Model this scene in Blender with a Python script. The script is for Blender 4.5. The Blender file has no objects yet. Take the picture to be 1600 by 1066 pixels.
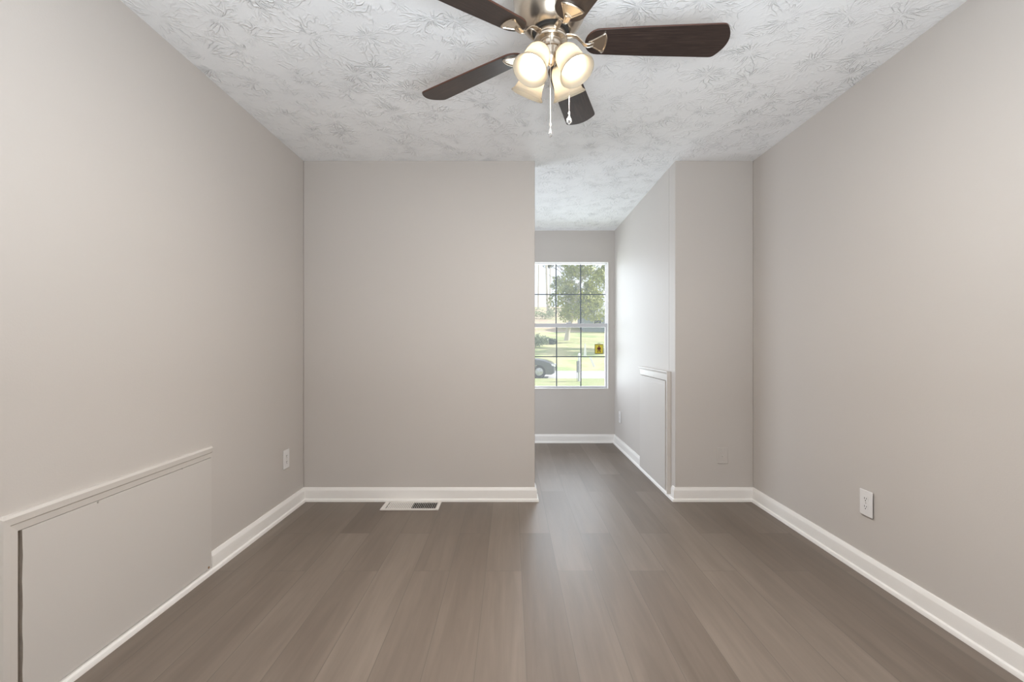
import bpy, bmesh, math, random
from mathutils import Vector, Matrix

S = bpy.context.scene
COL = S.collection
PI = math.pi
R = math.radians
random.seed(7)

# ------------------------------------------------------------------ camera
H = 1.131                      # eye height
F = 718.0                      # focal length in px of a 1600 px wide frame
cam = bpy.data.cameras.new('camera')
cam.sensor_width = 36.0
cam.lens = 36.0 * F / 1600.0
cam.shift_x = 2 / 1600.0
cam.shift_y = 3 / 1600.0
cam.clip_start = 0.02
cam.clip_end = 500
cam_o = bpy.data.objects.new('camera', cam)
COL.objects.link(cam_o)
cam_o.location = (0, 0, H)
cam_o.rotation_euler = (R(90), 0, 0)
S.camera = cam_o

# ------------------------------------------------------------------ sky, sun, big lights, exposure
S.view_settings.view_transform = 'Standard'
S.view_settings.look = 'None'
S.view_settings.exposure = 0.05
S.view_settings.gamma = 1.0
S.view_settings.use_curve_mapping = False
S.cycles.use_denoising = True
S.cycles.max_bounces = 12
S.cycles.diffuse_bounces = 8
S.cycles.transparent_max_bounces = 24
S.cycles.sample_clamp_indirect = 6.0
S.cycles.caustics_reflective = False
S.cycles.caustics_refractive = False

world = bpy.data.worlds.new('sky')
S.world = world
world.use_nodes = True
wn = world.node_tree.nodes
bg = wn['Background']
bg.inputs['Color'].default_value = (0.88, 0.93, 1.0, 1)
bg.inputs['Strength'].default_value = 1.25

def lamp(name, kind, loc, energy, color, rot=None, direction=None, **kw):
    d = bpy.data.lights.new(name, kind)
    d.energy = energy
    d.color = color
    for k, v in kw.items():
        setattr(d, k, v)
    o = bpy.data.objects.new(name, d)
    COL.objects.link(o)
    o.location = loc
    if direction is not None:
        o.rotation_euler = Vector(direction).to_track_quat('-Z', 'Y').to_euler()
    elif rot is not None:
        o.rotation_euler = rot
    return o

lamp('sun', 'SUN', (20, 20, 30), 7.5, (1.0, 0.95, 0.86), direction=(-0.8, -0.16, -0.58), angle=R(0.6))
# daylight that comes in through the far window
lamp('far_window_daylight', 'AREA', (0.45, 6.9, 1.55), 215, (0.87, 0.93, 1.0), direction=(0, -1, 0.0),
     shape='RECTANGLE', size=3.6, size_y=3.2)
# daylight from the side window of the space behind the partition
lamp('side_window_daylight', 'AREA', (-1.43, 4.3, 0.90), 29, (0.82, 0.90, 1.0), direction=(1, 0, 0),
     shape='RECTANGLE', size=1.3, size_y=1.6)
# added fill lamp beside the camera, aimed up to brighten ceiling and walls
lamp('bounce_fill', 'AREA', (0.13, 0.10, 1.15), 52, (0.87, 0.94, 1.0), direction=(0, 0.12, 1),
     shape='DISK', size=0.7)
lamp('forward_fill', 'SPOT', (0.25, -0.1, 1.0), 34, (0.86, 0.93, 1.0), direction=(-0.05, 2.75, 1.436),
     spot_size=R(84), spot_blend=0.9, shadow_soft_size=0.16)  # added fill lamp thrown forward to brighten the ceiling

# ------------------------------------------------------------------ node material helpers
class NT:
    def __init__(self, name):
        self.m = bpy.data.materials.new(name)
        self.m.use_nodes = True
        self.t = self.m.node_tree
        self.p = self.t.nodes['Principled BSDF']
        self.out = self.t.nodes['Material Output']
    def n(self, kind, **kw):
        x = self.t.nodes.new(kind)
        for k, v in kw.items():
            setattr(x, k, v)
        return x
    def l(self, a, b):
        self.t.links.new(a, b)
    def val(self, sock, v):
        if hasattr(v, 'is_output') or isinstance(v, bpy.types.NodeSocket):
            self.l(v, sock)
        else:
            sock.default_value = v
    def math(self, op, a, b=None, c=None, clamp=False):
        x = self.n('ShaderNodeMath', operation=op)
        x.use_clamp = clamp
        self.val(x.inputs[0], a)
        if b is not None: self.val(x.inputs[1], b)
        if c is not None: self.val(x.inputs[2], c)
        return x.outputs[0]
    def mix(self, fac, a, b, blend='MIX'):
        x = self.n('ShaderNodeMix', data_type='RGBA', blend_type=blend)
        self.val(x.inputs[0], fac)
        self.val(x.inputs[6], a if isinstance(a, bpy.types.NodeSocket) else (*a, 1))
        self.val(x.inputs[7], b if isinstance(b, bpy.types.NodeSocket) else (*b, 1))
        return x.outputs[2]
    def ramp(self, fac, stops):
        x = self.n('ShaderNodeValToRGB')
        self.l(fac, x.inputs[0])
        e = x.color_ramp.elements
        while len(e) < len(stops): e.new(0.5)
        for k, (p, c) in enumerate(stops):
            e[k].position = p
            e[k].color = (*c, 1) if len(c) == 3 else c
        return x.outputs[0]
    def noise(self, vec, scale, detail=3, rough=0.5, dist=0.0, dims='3D'):
        x = self.n('ShaderNodeTexNoise', noise_dimensions=dims)
        if vec is not None: self.l(vec, x.inputs['Vector'])
        x.inputs['Scale'].default_value = scale
        x.inputs['Detail'].default_value = detail
        x.inputs['Roughness'].default_value = rough
        x.inputs['Distortion'].default_value = dist
        return x.outputs['Fac']
    def mapping(self, vec, scale=(1, 1, 1), loc=(0, 0, 0), rot=(0, 0, 0)):
        x = self.n('ShaderNodeMapping')
        self.l(vec, x.inputs[0])
        x.inputs['Location'].default_value = loc
        x.inputs['Rotation'].default_value = rot
        x.inputs['Scale'].default_value = scale
        return x.outputs[0]
    def bump(self, height, strength=0.3, dist=0.01):
        x = self.n('ShaderNodeBump')
        x.inputs['Strength'].default_value = strength
        x.inputs['Distance'].default_value = dist
        self.l(height, x.inputs['Height'])
        self.l(x.outputs[0], self.p.inputs['Normal'])
        return x
    def coord(self, which='Object'):
        return self.n('ShaderNodeTexCoord').outputs[which]
    def pos(self):
        return self.n('ShaderNodeNewGeometry').outputs['Position']
    def set(self, color=None, rough=None, metal=None, **kw):
        p = self.p
        if color is not None: self.val(p.inputs['Base Color'], color if isinstance(color, bpy.types.NodeSocket) else (*color, 1))
        if rough is not None: self.val(p.inputs['Roughness'], rough)
        if metal is not None: p.inputs['Metallic'].default_value = metal
        for k, v in kw.items():
            self.val(p.inputs[k.replace('_', ' ')], v)
        return self.m

def plain(name, color, rough=0.5, metal=0.0, var=0.06, scale=18, **kw):
    """a plain finish with a faint procedural unevenness"""
    t = NT(name)
    f = t.noise(t.coord(), scale, 3)
    c2 = tuple(max(0, c * (1 - var)) for c in color)
    t.set(t.mix(f, color, c2), rough, metal, **kw)
    return t.m

def paint(name, color, bump=0.06):
    t = NT(name)
    p = t.pos()
    f = t.noise(p, 1.3, 3)
    col = t.mix(f, tuple(c * 0.985 for c in color), tuple(min(1, c * 1.015) for c in color))
    t.set(col, 0.55)
    t.p.inputs['Specular IOR Level'].default_value = 0.3
    t.bump(t.noise(p, 160, 2), bump, 0.004)
    return t.m

M = {}
M['wall'] = paint('wall_paint', (0.585, 0.552, 0.522))
M['panel'] = paint('panel_paint', (0.610, 0.580, 0.550), 0.04)
M['trim'] = plain('trim_paint', (0.86, 0.842, 0.82), 0.35, var=0.02)
M['panel_trim'] = plain('panel_trim_paint', (0.640, 0.606, 0.570), 0.4, var=0.03)
M['gap'] = plain('gap_strip_dark', (0.22, 0.18, 0.14), 0.9, var=0.5, scale=30)  # dark strips set into the gaps beside the panel boards
M['raw'] = plain('bare_gypsum_edge', (0.66, 0.58, 0.49), 0.9, var=0.3, scale=40)
M['plastic'] = plain('white_plastic', (0.80, 0.79, 0.79), 0.3, var=0.01)
M['slot'] = plain('dark_slot', (0.03, 0.028, 0.026), 0.7)
M['screw'] = plain('screw_steel', (0.55, 0.53, 0.50), 0.35, 0.8)
M['rust'] = plain('rusty_screw', (0.30, 0.15, 0.05), 0.8, var=0.5)
M['vent'] = plain('vent_enamel', (0.72, 0.69, 0.655), 0.35, var=0.02)
M['dark'] = plain('duct_dark', (0.02, 0.018, 0.016), 0.9)
M['vinyl'] = plain('window_vinyl', (0.60, 0.60, 0.62), 0.35, var=0.02)
M['muntin'] = plain('muntin_grey', (0.10, 0.12, 0.14), 0.5, var=0.05)

def nickel():
    t = NT('brushed_nickel')
    v = t.mapping(t.coord(), scale=(4, 4, 160))
    f = t.noise(v, 6, 3)
    t.set(t.mix(f, (0.55, 0.475, 0.385), (0.70, 0.625, 0.535)), 0.27, 1.0)
    return t.m
M['nickel'] = nickel()

def blade_wood():
    t = NT('walnut_blade')
    v = t.mapping(t.coord(), scale=(3, 60, 10))
    f = t.noise(v, 4, 5, 0.65, 0.6)
    c = t.ramp(f, [(0.25, (0.013, 0.0085, 0.0075)), (0.55, (0.034, 0.022, 0.018)), (0.8, (0.070, 0.046, 0.037))])
    t.set(c, 0.42)
    t.p.inputs['Specular IOR Level'].default_value = 0.35
    t.bump(f, 0.12, 0.002)
    return t.m
M['blade'] = blade_wood()
M['blade_edge'] = plain('blade_edge_band', (0.075, 0.026, 0.014), 0.5, var=0.2)

def shade_glass():
    t = NT('frosted_shade_glass')
    d = t.n('ShaderNodeBsdfDiffuse'); d.inputs[0].default_value = (0.34, 0.318, 0.27, 1)
    tr = t.n('ShaderNodeBsdfTranslucent'); tr.inputs[0].default_value = (1.0, 0.95, 0.87, 1)
    g = t.n('ShaderNodeBsdfGlossy'); g.inputs['Roughness'].default_value = 0.25
    a = t.n('ShaderNodeMixShader'); a.inputs[0].default_value = 0.42
    b = t.n('ShaderNodeMixShader'); b.inputs[0].default_value = 0.06
    t.l(d.outputs[0], a.inputs[1]); t.l(tr.outputs[0], a.inputs[2])
    t.l(a.outputs[0], b.inputs[1]); t.l(g.outputs[0], b.inputs[2])
    t.l(b.outputs[0], t.out.inputs['Surface'])
    return t.m
M['shade'] = shade_glass()

def bulb():
    t = NT('lit_bulb')
    t.set((1, 0.95, 0.85), 0.4)
    t.p.inputs['Emission Color'].default_value = (1.0, 0.82, 0.60, 1)
    t.p.inputs['Emission Strength'].default_value = 19.0
    return t.m
M['bulb'] = bulb()

def crystal():
    t = NT('clear_crystal')
    t.set((0.95, 0.95, 0.95), 0.03)
    t.p.inputs['Transmission Weight'].default_value = 0.9
    t.p.inputs['IOR'].default_value = 1.5
    return t.m
M['crystal'] = crystal()

def ceiling_mat():
    """stomped plaster: fans of ridges around scattered centres"""
    t = NT('stomped_ceiling')
    p = t.pos()
    sx = t.n('ShaderNodeSeparateXYZ'); t.l(p, sx.inputs[0])
    def layer(scale, seed, spokes):
        cb = t.n('ShaderNodeCombineXYZ')
        t.l(t.math('MULTIPLY_ADD', sx.outputs[0], scale, seed), cb.inputs[0])
        t.l(t.math('MULTIPLY_ADD', sx.outputs[1], scale, seed * 0.7), cb.inputs[1])
        # bend the coordinate a little so that ridges waver
        nz = t.n('ShaderNodeTexNoise'); t.l(cb.outputs[0], nz.inputs['Vector'])
        nz.inputs['Scale'].default_value = 3.0; nz.inputs['Detail'].default_value = 2
        va = t.n('ShaderNodeVectorMath', operation='MULTIPLY_ADD')
        t.l(nz.outputs['Color'], va.inputs[0]); va.inputs[1].default_value = (0.10, 0.10, 0); t.l(cb.outputs[0], va.inputs[2])
        vo = t.n('ShaderNodeTexVoronoi', voronoi_dimensions='2D'); t.l(va.outputs[0], vo.inputs['Vector'])
        vo.inputs['Scale'].default_value = 1.0; vo.inputs['Randomness'].default_value = 0.85
        d = t.n('ShaderNodeVectorMath', operation='SUBTRACT')
        t.l(va.outputs[0], d.inputs[0]); t.l(vo.outputs['Position'], d.inputs[1])
        s = t.n('ShaderNodeSeparateXYZ'); t.l(d.outputs[0], s.inputs[0])
        ang = t.math('ARCTAN2', s.outputs[1], s.outputs[0])
        r = vo.outputs['Distance']
        sc = t.n('ShaderNodeSeparateColor'); t.l(vo.outputs['Color'], sc.inputs[0])
        c2 = t.n('ShaderNodeCombineXYZ')
        t.l(t.math('MULTIPLY', ang, spokes), c2.inputs[0])
        t.l(t.math('MULTIPLY', r, 3.2), c2.inputs[1])
        t.l(t.math('MULTIPLY', sc.outputs[0], 40), c2.inputs[2])
        f = t.noise(c2.outputs[0], 1.0, 1, 0.5)
        ridge = t.math('SUBTRACT', 1.0, t.math('MULTIPLY', t.math('ABSOLUTE', t.math('SUBTRACT', f, 0.50)), 12.0), clamp=True)
        ridge = t.math('POWER', ridge, 1.4)
        fade = t.math('MULTIPLY', t.math('MULTIPLY', r, 6.0, clamp=True), t.math('SUBTRACT', 1.25, r, clamp=True))
        return t.math('MULTIPLY', ridge, fade)
    a = layer(4.6, 3.1, 3.4)
    b = layer(6.3, 17.7, 2.8)
    fine = t.noise(p, 70, 3, 0.6)
    patch = t.noise(p, 3.0, 2)
    patch = t.ramp(patch, [(0.36, (0.6, 0.6, 0.6)), (0.62, (1, 1, 1))])
    m2 = t.ramp(t.noise(p, 11.0, 2), [(0.40, (0.08, 0.08, 0.08)), (0.56, (1, 1, 1))])
    patch = t.math('MULTIPLY', patch, m2)
    h = t.math('ADD', t.math('MULTIPLY', t.math('MAXIMUM', a, t.math('MULTIPLY', b, 0.5)), patch), t.math('MULTIPLY', fine, 0.06))
    t.set((0.905, 0.92, 0.935), 0.75)
    t.p.inputs['Specular IOR Level'].default_value = 0.15
    t.bump(h, 1.0, 0.0048)
    return t.m
M['ceiling'] = ceiling_mat()

def floor_mat():
    t = NT('grey_vinyl_plank')
    p = t.pos()
    s = t.n('ShaderNodeSeparateXYZ'); t.l(p, s.inputs[0])
    cb = t.n('ShaderNodeCombineXYZ')
    t.l(t.math('ADD', s.outputs[1], 3.37), cb.inputs[0]); t.l(t.math('ADD', s.outputs[0], 4.04), cb.inputs[1])
    br = t.n('ShaderNodeTexBrick', offset=0.37, offset_frequency=2, squash=1.0)
    t.l(cb.outputs[0], br.inputs['Vector'])
    br.inputs['Color1'].default_value = (0, 0, 0, 1); br.inputs['Color2'].default_value = (1, 1, 1, 1)
    br.inputs['Mortar'].default_value = (0.5, 0.5, 0.5, 1)
    br.inputs['Scale'].default_value = 1.0
    br.inputs['Mortar Size'].default_value = 0.0014
    br.inputs['Mortar Smooth'].default_value = 0.3
    br.inputs['Brick Width'].default_value = 1.22
    br.inputs['Row Height'].default_value = 0.178
    rnd = t.n('ShaderNodeSeparateColor'); t.l(br.outputs['Color'], rnd.inputs[0])
    rr = rnd.outputs[0]
    g = t.n('ShaderNodeCombineXYZ')
    t.l(t.math('MULTIPLY', s.outputs[0], 26), g.inputs[0])
    t.l(t.math('MULTIPLY', s.outputs[1], 1.6), g.inputs[1])
    t.l(t.math('MULTIPLY', rr, 31), g.inputs[2])
    grain = t.noise(g.outputs[0], 1.0, 6, 0.62, 0.5)
    g2 = t.n('ShaderNodeCombineXYZ')
    t.l(t.math('MULTIPLY', s.outputs[0], 7), g2.inputs[0])
    t.l(t.math('MULTIPLY', s.outputs[1], 1.1), g2.inputs[1])
    t.l(t.math('MULTIPLY', rr, 17), g2.inputs[2])
    cloud = t.noise(g2.outputs[0], 1.0, 3, 0.5, 0.3)
    base = t.mix(rr, (0.178, 0.141, 0.113), (0.240, 0.196, 0.162))
    base = t.mix(t.ramp(grain, [(0.32, (0, 0, 0)), (0.68, (1, 1, 1))]), t.mix(1.0, base, (0.80, 0.79, 0.78), 'MULTIPLY'), base)
    base = t.mix(t.ramp(cloud, [(0.35, (0, 0, 0)), (0.65, (1, 1, 1))]), t.mix(1.0, base, (0.84, 0.83, 0.82), 'MULTIPLY'), base)
    base = t.mix(t.math('MULTIPLY', br.outputs['Fac'], 0.7), base, (0.10, 0.085, 0.07))
    t.set(base, t.math('MULTIPLY_ADD', grain, 0.12, 0.36))
    t.p.inputs['Specular IOR Level'].default_value = 0.5
    h = t.math('SUBTRACT', t.math('MULTIPLY', grain, 0.35), br.outputs['Fac'])
    t.bump(h, 0.10, 0.0012)
    return t.m
M['floor'] = floor_mat()

# ------------------------------------------------------------------ mesh helpers
class MB:
    def __init__(self):
        self.bm = bmesh.new()
    def face(self, vs):
        try:
            return self.bm.faces.new(vs)
        except ValueError:
            return None
    def box(self, a, b, mi=0):
        v = [self.bm.verts.new((x, y, z)) for x in (a[0], b[0]) for y in (a[1], b[1]) for z in (a[2], b[2])]
        for q in ((0, 1, 3, 2), (4, 6, 7, 5), (0, 4, 5, 1), (2, 3, 7, 6), (0, 2, 6, 4), (1, 5, 7, 3)):
            f = self.face([v[i] for i in q]); f.material_index = mi
        return v
    def prism(self, pts, vec, mi=0, side_mi=None):
        """closed polygon of 3D points swept along vec"""
        vec = Vector(vec)
        a = [self.bm.verts.new(p) for p in pts]
        b = [self.bm.verts.new(Vector(p) + vec) for p in pts]
        fs = [self.face(list(reversed(a))), self.face(b)]
        for f in fs: f.material_index = mi
        n = len(pts)
        for i in range(n):
            f = self.face([a[i], a[(i + 1) % n], b[(i + 1) % n], b[i]])
            f.material_index = mi if side_mi is None else side_mi
        return a, b
    def rings(self, rings, close=True, cap0=False, cap1=False):
        vs = [[self.bm.verts.new(p) for p in r] for r in rings]
        for r0, r1 in zip(vs, vs[1:]):
            n = len(r0)
            for i in range(n if close else n - 1):
                self.face([r0[i], r0[(i + 1) % n], r1[(i + 1) % n], r1[i]])
        if cap0: self.face(list(reversed(vs[0])))
        if cap1: self.face(vs[-1])
    def lathe(self, prof, origin=(0, 0, 0), axis=(0, 0, 1), n=40, cap0=False, cap1=False):
        """prof: (radius, distance along axis)"""
        ax = Vector(axis).normalized()
        u = ax.orthogonal().normalized(); w = ax.cross(u)
        o = Vector(origin)
        rs = []
        for r, h in prof:
            r = max(r, 1e-5)
            rs.append([o + ax * h + (u * math.cos(2 * PI * k / n) + w * math.sin(2 * PI * k / n)) * r for k in range(n)])
        self.rings(rs, True, cap0, cap1)
    def tube(self, pts, rad, n=10, cap=True):
        pts = [Vector(p) for p in pts]
        rs = []
        up = None
        for i, p in enumerate(pts):
            d = (pts[min(i + 1, len(pts) - 1)] - pts[max(i - 1, 0)]).normalized()
            if up is None: up = d.orthogonal().normalized()
            up = (up - d * up.dot(d)).normalized()
            w = d.cross(up)
            r = rad[i] if isinstance(rad, (list, tuple)) else rad
            rs.append([p + (up * math.cos(2 * PI * k / n) + w * math.sin(2 * PI * k / n)) * r for k in range(n)])
        self.rings(rs, True, cap, cap)
    def sphere(self, c, r, u=16, v=10, sc=(1, 1, 1)):
        m = Matrix.Translation(c) @ Matrix.Diagonal((r * sc[0], r * sc[1], r * sc[2], 1))
        bmesh.ops.create_uvsphere(self.bm, u_segments=u, v_segments=v, radius=1, matrix=m)
    def build(self, name, mat, parent=None, smooth=30, bevel=0, seg=2, loc=None, rot=None, recalc=True):
        if recalc: bmesh.ops.recalc_face_normals(self.bm, faces=self.bm.faces)
        me = bpy.data.meshes.new(name)
        self.bm.to_mesh(me); self.bm.free()
        for m in (mat if isinstance(mat, (list, tuple)) else [mat]):
            me.materials.append(m)
        if smooth:
            for p in me.polygons: p.use_smooth = True
            me.set_sharp_from_angle(angle=R(smooth))
        o = bpy.data.objects.new(name, me)
        COL.objects.link(o)
        if parent is not None: o.parent = parent
        if loc: o.location = loc
        if rot: o.rotation_euler = rot
        if bevel:
            b = o.modifiers.new('bevel', 'BEVEL'); b.width = bevel; b.segments = seg; b.limit_method = 'ANGLE'; b.angle_limit = R(40)
            b.harden_normals = False
        return o

def tag(o, label, cat, group=None, kind=None):
    o['label'] = label; o['category'] = cat
    if group: o['group'] = group
    if kind: o['kind'] = kind
    return o

def thing(name, label, cat, loc=(0, 0, 0), rz=0, group=None):
    o = bpy.data.objects.new(name, None)
    COL.objects.link(o)
    o.empty_display_size = 0.1
    o.location = loc; o.rotation_euler = (0, 0, rz)
    return tag(o, label, cat, group)

def struct(o, label=None):
    o['kind'] = 'structure'
    if label: o['label'] = label
    return o

def copy_tree(o, parent=None):
    c = o.copy(); COL.objects.link(c)
    if parent is not None: c.parent = parent
    for ch in [x for x in COL.objects if x.parent == o]:
        copy_tree(ch, c)
    return c

# ------------------------------------------------------------------ the rooms
XL, XR = -1.486, 1.739         # side walls of the near room
YB = 3.294                     # face of the partition
XP = 0.173                     # free end of the partition
XA = 1.179                     # alcove's right wall
YF = 5.21                      # window wall
YR = -2.1                      # wall behind the camera
ZC, ZC2 = 2.436, 2.402         # ceiling, and its height at the window wall
WT = 0.14

b = MB(); b.box((XL - WT, YR - WT, -0.12), (XR + WT, YF + 0.16, 0.0))
struct(b.build('floor', M['floor'], smooth=0), 'greyish brown wood-look vinyl plank floor')
b = MB()
b.prism([(XL - WT, YR - WT, ZC), (XL - WT, YB, ZC), (XL - WT, YF + 0.16, ZC2), (XL - WT, YF + 0.16, 2.6), (XL - WT, YR - WT, 2.6)], (XR - XL + 2 * WT, 0, 0))
struct(b.build('ceiling', M['ceiling'], smooth=0), 'white stomp-textured ceiling')

b = MB(); b.box((XL - WT, YR, 0), (XL, YF, 2.45))
struct(b.build('wall_left', M['wall'], smooth=0), 'long beige wall on the left')
b = MB(); b.box((XR, YR, 0), (XR + WT, YB + 0.13, 2.45))
struct(b.build('wall_right', M['wall'], smooth=0), 'long beige wall on the right')
b = MB(); b.box((XL, YB, 0), (XP, YB + 0.115, 2.45))
struct(b.build('wall_back_left', M['wall'], smooth=40, bevel=0.004), 'beige partition wall ending at the alcove opening')
b = MB()
b.box((XA, YB, 0), (XR, YB + 0.13, 2.45))
struct(b.build('wall_back_right', M['wall'], smooth=40, bevel=0.004), 'narrow beige return wall right of the opening')
b = MB(); b.box((XA, YB + 0.13, 0), (XA + WT, YF, 2.45))
struct(b.build('wall_alcove_right', M['wall'], smooth=0), 'alcove side wall lit by the window')

# window wall with a real opening
WX0, WX1, WZ0, WZ1 = 0.221, 1.107, 0.609, 2.049
b = MB()
Y0, Y1 = YF, YF + 0.16
b.box((XL - WT, Y0, 0), (WX0, Y1, 2.45)); b.box((WX1, Y0, 0), (XA + WT, Y1, 2.45))
b.box((WX0, Y0, 0), (WX1, Y1, WZ0)); b.box((WX0, Y0, WZ1), (WX1, Y1, 2.45))
struct(b.build('wall_far', M['wall'], smooth=0), 'beige wall around the far window')

# wall behind the camera with its wide window opening
b = MB()
b.box((XL - WT, YR - WT, 0), (-1.05, YR, 2.45)); b.box((1.55, YR - WT, 0), (XR + WT, YR, 2.45))
b.box((-1.05, YR - WT, 0), (1.55, YR, 0.55)); b.box((-1.05, YR - WT, 2.32), (1.55, YR, 2.45))
b.box((-1.05, YR - WT, 0.55), (1.55, YR - WT + 0.02, 2.32))
struct(b.build('wall_rear', M['wall'], smooth=0))

# ---- baseboards: moulded profile with shoe, mitred at the corners
PROF = [(0, 0), (0.028, 0), (0.0275, 0.008), (0.024, 0.016), (0.0155, 0.020), (0.0150, 0.074), (0.0135, 0.080),
        (0.0110, 0.084), (0.0095, 0.089), (0.0060, 0.095), (0, 0.096)]
SHOE = [(0, 0), (0.028, 0), (0.0275, 0.008), (0.024, 0.016), (0.0155, 0.020), (0, 0.020)]
def skirting(name, a, b2, nrm, m0=0, m1=0, prof=PROF, label=None):
    """run from a to b2 along the wall; nrm points into the room; m = +1 inside mitre, -1 outside mitre, 0 square"""
    a, b2, nrm = Vector((*a, 0)), Vector((*b2, 0)), Vector((*nrm, 0))
    d = (b2 - a).normalized()
    mb = MB()
    r0 = [a + nrm * x + d * (x * m0) + Vector((0, 0, z)) for x, z in prof]
    r1 = [b2 + nrm * x - d * (x * m1) + Vector((0, 0, z)) for x, z in prof]
    mb.rings([r0, r1], True, True, True)
    return struct(mb.build(name, M['trim'], smooth=25), label)

PY0, PY1 = 1.31, 2.266         # near and far side of the left access panel
AY0, AY1 = 3.370, 4.135        # near and far side of the alcove access panel
skirting('baseboard_left', (XL, PY1), (XL, YB), (1, 0), 0, 1, label='white baseboard on the left wall, beyond the access panel')
skirting('baseboard_left_near', (XL, YR), (XL, PY0 - 0.02), (1, 0), 0, 0)
skirting('trim_1', (XL, PY0 - 0.02), (XL, PY1), (1, 0), 0, 0, SHOE, 'white shoe strip under the left access panel')
skirting('baseboard_back_left', (XL, YB), (XP, YB), (0, -1), 1, -1, label='white baseboard of the partition wall')
skirting('baseboard_partition_end', (XP, YB), (XP, YB + 0.115), (1, 0), -1, 0)
skirting('baseboard_back_right', (XA, YB), (XR, YB), (0, -1), -1, 1, label='short white baseboard right of the opening')
skirting('baseboard_right', (XR, YR), (XR, YB), (-1, 0), 0, 1, label='long white baseboard on the right wall')
skirting('baseboard_alcove_near', (XA, YB), (XA, AY0 - 0.03), (-1, 0), -1, 0, label='stub of white baseboard at the alcove corner')
skirting('trim_2', (XA, AY0 - 0.03), (XA, AY1), (-1, 0), 0, 0, SHOE, 'white shoe strip under the alcove access panel')
skirting('baseboard_alcove_right', (XA, AY1), (XA, YF), (-1, 0), 0, 1, label='white baseboard on the alcove side wall')
skirting('baseboard_far', (XL, YF), (XA, YF), (0, -1), 0, 1, label='white baseboard under the far window')
skirting('baseboard_partition_back', (XL, YB + 0.115), (XP, YB + 0.115), (0, 1), 0, 0)

# ------------------------------------------------------------------ window_1
def window():
    win = thing('window_1', 'white double-hung window with dark grilles at the end of the alcove', 'window', (0.5 * (WX0 + WX1), YF, WZ0))
    del win['category']; win['kind'] = 'structure'
    W = WX1 - WX0; HH = WZ1 - WZ0
    hw = W / 2
    def ring(mb, x0, x1, z0, z1, t, y0, y1):
        mb.box((x0, y0, z0), (x0 + t, y1, z1)); mb.box((x1 - t, y0, z0), (x1, y1, z1))
        mb.box((x0 + t, y0, z0), (x1 - t, y1, z0 + t)); mb.box((x0 + t, y0, z1 - t), (x1 - t, y1, z1))
    mb = MB(); ring(mb, -hw, hw, 0, HH, 0.006, -0.006, 0.03)
    mb.build('window_bead', M['trim'], win, smooth=0)
    mb = MB(); ring(mb, -hw + 0.006, hw - 0.006, 0.006, HH - 0.006, 0.006, 0.03, 0.12)
    mb.build('window_frame', M['vinyl'], win, smooth=40, bevel=0.002)
    zm = 1.131 + (536 - 508.5) / 137.0 - WZ0
    i0 = -hw + 0.010; i1 = hw - 0.010
    px0, px1 = i0, i1
    def sash(name, z0, z1, y0, y1, t, tb, tt):
        s = MB()
        s.box((i0, y0, z0), (i0 + t, y1, z1)); s.box((i1 - t, y0, z0), (i1, y1, z1))
        s.box((i0 + t, y0, z0), (i1 - t, y1, z0 + tb)); s.box((i0 + t, y0, z1 - tt), (i1 - t, y1, z1))
        so = s.build(name, M['vinyl'], win, smooth=40, bevel=0.002)
        g0, g1, h0, h1 = i0 + t, i1 - t, z0 + tb, z1 - tt
        yc = (y0 + y1) / 2
        g = MB(); g.box((g0 - 0.004, yc - 0.002, h0 - 0.004), (g1 + 0.004, yc + 0.002, h1 + 0.004))
        g.build('pane', M['glass'], so, smooth=0)
        q = MB()
        for k in (1, 2):
            x = g0 + (g1 - g0) * k / 3
            q.box((x - 0.006, yc - 0.008, h0), (x + 0.006, yc - 0.003, h1))
        zc = (h0 + h1) / 2
        q.box((g0, yc - 0.0085, zc - 0.0055), (g1, yc - 0.0035, zc + 0.0055))
        q.build('grille', M['muntin'], so, smooth=0)
        return so, (g0, g1, h0, h1, yc)
    up, gu = sash('upper_sash', zm - 0.018, HH - 0.008, 0.078, 0.108, 0.007, 0.03, 0.006)
    lo, gl = sash('lower_sash', 0.010, zm + 0.022, 0.042, 0.074, 0.016, 0.017, 0.044)
    lk = MB(); lk.box((-0.03, 0.036, zm + 0.022), (0.03, 0.07, zm + 0.032)); lk.tube([(0, 0.05, zm + 0.03), (0.02, 0.04, zm + 0.038)], 0.005)
    lk.build('sash_lock', M['vinyl'], lo, smooth=40)
    return win, gl
def glass_mat():
    t = NT('window_glass')
    tr = t.n('ShaderNodeBsdfTransparent'); tr.inputs[0].default_value = (0.95, 0.97, 0.98, 1)
    gl = t.n('ShaderNodeBsdfGlossy'); gl.inputs['Roughness'].default_value = 0.02
    du = t.n('ShaderNodeBsdfTranslucent'); du.inputs[0].default_value = (0.95, 0.96, 1.0, 1)
    a = t.n('ShaderNodeMixShader')
    # pale haze over the view put into the glass, stronger in soft streaks
    f = t.noise(t.pos(), 2.2, 2)
    t.l(t.math('MULTIPLY_ADD', f, 0.012, 0.020), a.inputs[0])
    t.l(tr.outputs[0], a.inputs[1]); t.l(du.outputs[0], a.inputs[2])
    b = t.n('ShaderNodeMixShader'); b.inputs[0].default_value = 0.03
    t.l(a.outputs[0], b.inputs[1]); t.l(gl.outputs[0], b.inputs[2])
    t.l(b.outputs[0], t.out.inputs['Surface'])
    return t.m
M['glass'] = glass_mat()
win, gl = window()

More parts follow.
